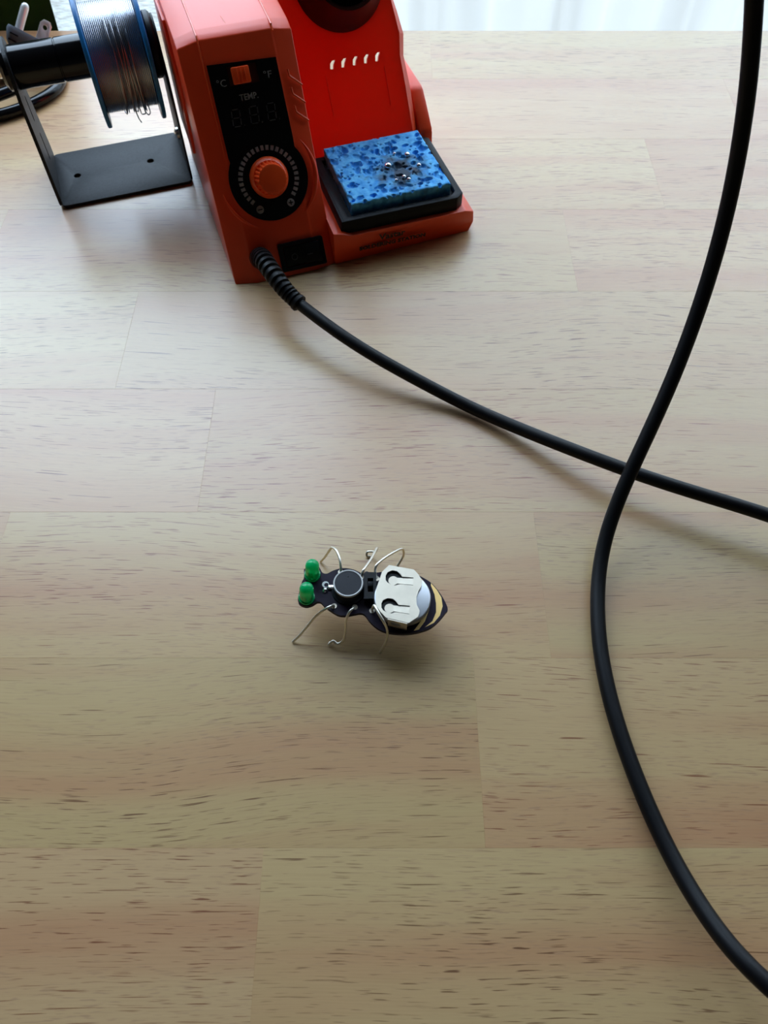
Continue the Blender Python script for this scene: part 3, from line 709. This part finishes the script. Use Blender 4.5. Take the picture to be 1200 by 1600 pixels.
for it in range(160): cp = [cp[0]] + [cp[i]*.5 + (cp[i-1] + cp[i+1])*.25 for i in range(1, len(cp)-1)] + [cp[-1]]
cp = [Vector((p.x, p.y, max(p.z, 2.75) if p.y < 230 else p.z)) for p in cp]
tube('cord', [tuple(p) for p in cp], 2.72, M['rubber'], cab, seg=16, n=0)
# ribbed strain relief where the cable leaves the station
BP = [(-60.6, 303.6, 9.5), (-58.2, 297, 15), (-55.2, 288.5, 19.5), (-50.8, 279.5, 20.8), (-46, 272.0, 19.8), (-42, 267.6, 18.2), (-38.0, 263.8, 16.9)]
bp_ = spline(BP, 24); nB = len(bp_)
def boot_r(t):
    core = 4.3 - 1.6*t
    if t < .13: return 5.0
    if t > .93: return 4.0 if t < .985 else 3.3
    return core + (.85 if (t*100 % 6.2) < 3.4 else -.25)
tube('strain_relief', [tuple(p) for p in bp_], boot_r, M['rubber'], cab, seg=24, n=0)

# ------------------------------------------------------------------ power plug and cord behind the tube
pl = thing('power_plug', 'grey three-pin power plug with coiled black cord behind the spool tube', 'plug', (-218, 486, 0))
pd_ = Vector((.43, .549, .711)).normalized(); pr_ = Vector((.815, .093, -.565))
PF = frame((2, 10, 18), pr_, pd_)            # x across the pins, y along them, z out of the flat face
b = bmesh.new()
prof_ = [(-16, 4.5, 4), (-14, 7, 6), (-8, 11.5, 9), (-2, 13, 10), (0, 12.4, 9.4)]
rg = []
for y, hw, hh in prof_:
    rg.append([b.verts.new((p[0], y, p[1])) for p in rrect(-hw, -hh, hw, hh, min(hw, hh)*.35, 3)])
for a, c in zip(rg, rg[1:]):
    for k in range(len(a)): b.faces.new((a[k], a[(k+1) % len(a)], c[(k+1) % len(a)], c[k]))
b.faces.new(rg[0]); b.faces.new(rg[-1][::-1]); xf(b, PF); pb = from_bm('plug_body', b, M['plug'], pl, smooth=True, autos=35)
for y in (-4, -7.5): box('grip_groove', (-10.5, y-.4, 8.6), (-6.0, y+.4, 10.05), M['black_plastic'], pb, Mx=PF)
lathe('ground_pin', [(0, 15.0), (1.2, 14.7), (2.0, 13.7), (2.35, 12), (2.35, -1)], M['pin'], pl, seg=24, Mx=PF @ Matrix.Translation((-6.5, 0, 2)) @ Matrix.Rotation(-math.pi/2, 4, 'X'))
for z0_ in (-6.0, 6.0):
    ol = [(3.2, -1), (9.6, -1), (9.6, 9.5), (8.2, 11.5), (4.6, 11.5), (3.2, 9.5)]
    prism('blade', ol, z0_-.75, z0_+.75, M['pin'], pl, holes=[arc(6.4, 7.6, 1.4, 0, 345, 14)], Mx=PF, w=.1)
back = PF @ Vector((0, -14, 0)); b2 = Vector((back.x - 12, back.y - 9, 4.5))
path = [tuple(back), (b2.x, b2.y, 4.5)] + [(p[0]-9, p[1]+11, p[2]) for p in [(-42, -22, 4), (-58, -42, 3.4), (-52, -64, 3.4), (-30, -72, 3.4), (-8, -66, 3.4), (14, -54, 3.4), (29, -34, 3.4), (26, -12, 3.4), (8, -6, 3.4), (-14, -26, 8.5), (-34, -46, 10.2),
        (-40, -63, 10.0), (-26, -68, 9.8), (-6, -58, 9.8), (12, -42, 9.8), (16, -24, 9.8), (0, -14, 10), (-30, -6, 10), (-70, -18, 7), (-130, -40, 3.4), (-230, -30, 3.4), (-330, -60, 3.4)]]
tube('cord', path, 3.25, M['tube'], pl, seg=14, n=8)

# ------------------------------------------------------------------ circuit-board bee
bee = thing('bee_badge', 'small purple circuit-board bee with green LED eyes and bent wire legs', 'electronic bee', (0, 127, 0))
OUT = [(-29.1, 3.3), (-28.9, -0.1), (-29.6, -1.9), (-30.5, -7.2), (-30.4, -9.6), (-29.3, -10.7), (-27.5, -11.3), (-25.4, -10.7), (-23.8, -9.6), (-22.4, -9.7), (-20.9, -11.3), (-18.7, -13.0), (-16.0, -14.6), (-13.4, -14.8), (-10.8, -14.3), (-8.2, -13.9), (-6.6, -14.7), (-5.0, -17.0), (-2.4, -19.5), (0.7, -21.0), (4.9, -21.6), (9.0, -21.5), (12.6, -20.8), (16.3, -19.3), (19.5, -16.4), (21.7, -13.6), (22.5, -12.4), (21.7, -9.6), (19.9, -6.0), (17.4, -2.5), (14.8, -0.4), (11.6, 1.4), (7.8, 2.6), (4.0, 3.1), (0.8, 2.8), (-1.9, 2.2), (-4.6, 2.0), (-6.5, 1.9), (-7.9, 1.7), (-9.0, 2.3), (-11.2, 3.4), (-13.9, 3.9), (-16.3, 3.7), (-18.7, 2.8), (-20.6, 1.7), (-22.2, 2.0), (-23.0, 3.3), (-23.7, 4.5), (-25.3, 5.1), (-27.5, 4.8)]
P = [Vector((*p, 0)) for p in OUT]; sm = spline([tuple(p) for p in P + [P[0]]], 3)[:-1]
prism('circuit_board', [(p.x, p.y) for p in sm], 12.4, 14, M['pcb'], bee, smooth=True)
bb = [c for c in bee.children][0]
for k, pts in enumerate(([(16.9, -2.2), (18.9, -4.9), (20.4, -7.9), (20.7, -11.3), (19.6, -14.8), (17.4, -17.6), (14.2, -19.3), (16.9, -17.0), (18.3, -13.6), (18.4, -10.2), (18.0, -6.7), (16.8, -3.1)],
            [(12.4, 0.8), (14.3, -1.4), (15.7, -4.0), (16.4, -8.4), (15.9, -12.5), (14.3, -17.0), (12.1, -20.1), (10.3, -20.6), (12.7, -17.3), (14.1, -13.6), (14.5, -9), (14.2, -4.5), (13.2, -1.5)])):
    prism('gold_stripe', pts, 13.98, 14.06, M['gold'], bb)
for x, y in ((-17.6, -11.2), (-10.3, -11.6), (-4.2, -13.0), (-15.7, 2.3), (-8.3, 0.3), (-2.6, -0.4)):
    lathe('solder_pad', [(0, 14.03), (.6, 14.1), (.95, 14.12), (1.05, 13.98)], M['clip'], bb, seg=20, Mx=Matrix.Translation((x, y, 0)))
for x, y in ((1.5, -18.4), (4.6, -19.2), (8.0, -19.4)):
    prism('print_ring', arc(x, y, 1.0, 0, 345, 20), 14, 14.05, M['print_dim'], bb, holes=[arc(x, y, .65, 0, 345, 20)])
prism('print_ring', arc(-21.0, -2.7, 1.25, 0, 345, 20), 14, 14.06, M['silk'], bb, holes=[arc(-20.7, -2.9, .8, 0, 345, 20)])
lathe('solder_blob', [(0, 15.1), (.6, 14.9), (1.0, 14.4), (1.1, 14)], M['ball'], bb, seg=16, Mx=Matrix.Translation((-21.1, -5.1, 0)))
box('buzzer_pin', (-20.0, -4.9, 14), (-16.5, -3.3, 14.9), M['nickel'], bb, w=.25)
# eyes
for i, (x, y, tx, ty) in enumerate(((-25.9, 1.0, .07, .02), (-27.5, -8.1, .08, .02))):
    Mx = Matrix.Translation((x, y, 14)) @ Matrix.Rotation(tx, 4, 'Y') @ Matrix.Rotation(-ty, 4, 'X')
    le = lathe('led_eye', [(0, .1), (2.9, .1), (2.95, .5), (2.9, 1.1), (2.5, 1.2), (2.48, 7.0)] + [(2.48*math.cos(math.radians(a)), 7.0 + 2.48*math.sin(math.radians(a))) for a in range(10, 91, 10)][:-1] + [(0, 9.48)], M['led'], bee, seg=40, Mx=Mx)
    box('lead_frame', (-.9, -.3, .5), (.1, .3, 4.2), M['nickel'], le, Mx=Mx); box('lead_frame', (.5, -.25, .5), (.9, .25, 3.0), M['nickel'], le, Mx=Mx)
# buzzer
bz = lathe('buzzer', [(6.0, 14), (6.0, 14.6), (5.3, 15.0), (5.1, 15.4), (5.1, 18.6), (4.9, 19.0), (4.7, 19.15), (0, 19.2)], M['buzz'], bee, seg=56, Mx=Matrix.Translation((-12.7, -4.9, 0)))
lathe('buzzer_rim', [(4.75, 18.4), (5.25, 18.4), (5.3, 19.2), (5.05, 19.4), (4.75, 19.3)], M['ring'], bz, seg=56, Mx=Matrix.Translation((-12.6, -4.8, 0)))
lathe('buzzer_hole', [(0, 19.24), (.28, 19.22)], M['black_gloss'], bz, seg=12, Mx=Matrix.Translation((-12.7, -2.2, 0)))
# slide switch
SW = frame((-4.9, -4.6, 0), (1, .02, 0), (-.06, 1, 0))
sw = prism('slide_switch', rrect(-2.2, -5.2, 2.2, 5.2, .3, 2), 14, 17.2, M['black_plastic'], bee, holes=[rrect(-.9, -2.6, 1.1, 2.8, .15, 2)], Mx=SW)
box('slider', (-.8, -.9, 15), (1.0, 1.1, 18.2), M['tray'], sw, w=.2, Mx=SW)
box('switch_floor', (-1.1, -2.8, 14), (1.3, 3.0, 15.2), M['black_gloss'], sw, Mx=SW)
lathe('mount_post', [(0, 14), (.7, 14), (.7, 15.6), (0, 15.9)], M['black_plastic'], sw, seg=16, Mx=Matrix.Translation((-6.2, 1.1, 0)))
# battery and its clip
bat = lathe('coin_cell', [(0, 15.0), (9.2, 15.0), (9.9, 15.6), (10.0, 16.2), (10.0, 18.0), (9.7, 18.35), (9.4, 18.4), (0, 18.4)], M['coin'], bee, seg=72, Mx=Matrix.Translation((6.4, -9.9, 0)))
prism('battery_cradle', [(-2.8, -3), (2, 1.6), (10.5, 0), (12.4, -3), (11.9, -16.5), (8.2, -19.2), (0.6, -17.5), (-2.8, -13)], 14, 15.0, M['black_plastic'], bee)
CL = [(1.8, 2.2), (10.6, 0.4), (12.1, -1.4), (13.5, -4.1), (13.3, -5.8), (12.0, -8.1), (11.3, -10.4), (11.3, -13.3), (12.3, -15.5), (11.7, -17.8), (8.4, -20.1), (0.7, -18.1), (-1.1, -16.1), (-2.6, -13.9), (-2.9, -12.7), (-2.8, -7.6), (-1.4, -2.9), (-0.7, -0.5)]
HA = [(0.6, -3.8), (0.6, -2.0), (1.3, -0.6), (2.9, 0.1), (4.6, -0.2), (5.8, -1.4), (6.4, -2.4), (10.4, -2.8), (10.3, -3.4), (10.2, -5.9), (5.5, -5.4), (4.1, -5.9), (2.3, -5.5), (1.2, -4.7)]
HB = [(-0.9, -14.4), (-0.9, -12.7), (-0.3, -11.5), (1.3, -10.8), (3.1, -11.0), (4.3, -12.2), (5.0, -13.3), (9.0, -13.7), (8.8, -14.3), (8.7, -16.9), (3.9, -16.1), (2.7, -16.6), (0.8, -16.1), (-0.3, -15.4)]
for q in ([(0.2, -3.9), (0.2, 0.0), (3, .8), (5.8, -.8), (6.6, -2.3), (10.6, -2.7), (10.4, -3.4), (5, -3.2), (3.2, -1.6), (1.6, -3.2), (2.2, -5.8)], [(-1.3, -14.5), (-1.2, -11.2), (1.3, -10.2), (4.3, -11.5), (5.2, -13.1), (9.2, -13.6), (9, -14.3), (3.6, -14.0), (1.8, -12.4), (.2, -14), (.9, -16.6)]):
    prism('clip_hole_shade', q, 18.45, 18.6, M['black_plastic'], bee)  # added black sheets, painting in the shade seen through the clip's holes
clip = prism('battery_clip', CL, 19.2, 19.6, M['clip'], bee, holes=[HA, HB])
def tongue(cx, cy, x1, y0, y1):
    bm = bmesh.new(); pts = arc(cx, cy, 1.75, 40, 320, 16); pts = pts + [(x1, y0), (x1, y1)]
    vs = []
    for z_ in (0, -.3):
        row = []
        for p in pts:
            t = (x1 - p[0]) / (x1 - cx + 1.75); row.append(bm.verts.new((p[0], p[1], 19.55 - .75*min(1, t*1.6) + z_)))
        vs.append(row)
    n = len(pts)
    bm.faces.new(vs[0]); bm.faces.new(vs[1][::-1])
    for k in range(n): bm.faces.new((vs[0][k], vs[0][(k+1) % n], vs[1][(k+1) % n], vs[1][k]))
    bmesh.ops.triangulate(bm, faces=[f for f in bm.faces if len(f.verts) > 4]); xf(bm); return bm
from_bm('clip_tongue', tongue(3.3, -3.6, 10.45, -5.7, -3.2), M['clip'], clip)
from_bm('clip_tongue', tongue(1.9, -14.3, 9.0, -16.75, -14.2), M['clip'], clip)
# folded legs of the clip
box('clip_fold', (1.2, -19.6, 14), (8.0, -19.25, 19.5), M['clip'], clip, Mx=Matrix.Translation((4.6, -19.4, 0)) @ Matrix.Rotation(-.25, 4, 'Z') @ Matrix.Translation((-4.6, 19.4, 0)))
box('clip_fold', (2.2, 1.0, 14), (9.8, 1.35, 19.5), M['clip'], clip, Mx=Matrix.Translation((6, 1.2, 0)) @ Matrix.Rotation(-.2, 4, 'Z') @ Matrix.Translation((-6, -1.2, 0)))
LEGS = [[(-17.7, -11.1, 14), (-18.6, -11.9, 15.5), (-20.7, -12.9, 15), (-23.8, -13.8, 12), (-26.1, -15.1, 9), (-29.9, -17.5, 4), (-33.1, -19.1, 0.45)],
 [(-10.3, -11.4, 14), (-11.0, -12.9, 15.5), (-12.3, -14.3, 15), (-13.4, -16.1, 12), (-13.9, -18.5, 7), (-14.7, -20.1, 4), (-16.7, -20.7, 2.5), (-18.3, -19.6, 2.5), (-19.8, -20.3, 1), (-19.5, -19.3, 0.5)],
 [(-4.2, -12.8, 14), (-3.8, -14.2, 19.6), (-3.2, -14.4, 21), (-1.8, -17.4, 21.3), (0.1, -20.1, 19.5), (1.2, -20.8, 14), (0.7, -21.8, 8), (-1.4, -23.3, 0.47)],
 [(-15.6, 2.6, 14), (-15.7, 4.3, 16), (-16.3, 7.1, 16.5), (-17.5, 10.2, 16), (-19.1, 12.4, 14), (-20.0, 12.9, 12), (-22.5, 13.4, 5), (-24.4, 14.0, 0.45)],
 [(-8.2, 0.5, 14), (-7.6, 1.9, 15.5), (-6.8, 3.6, 15), (-4.7, 9.5, 11), (-2.8, 16.6, 6), (-3.3, 16.2, 4), (-4.6, 17.2, 2.5), (-6.4, 17.2, 2), (-6.6, 16.2, 0.8), (-5.1, 16.1, 0.5)],
 [(-2.7, 0.0, 14), (-3.2, 1.9, 15.5), (-2.5, 3.8, 17), (0.8, 8.0, 15), (6.1, 14.0, 10), (7.4, 14.8, 7), (7.2, 14.0, 4), (5.1, 11.9, 0.45)]]
for L_ in LEGS: tube('leg', L_, .47, M['wire'], bee, seg=10, n=6)

bpy.context.view_layer.update()
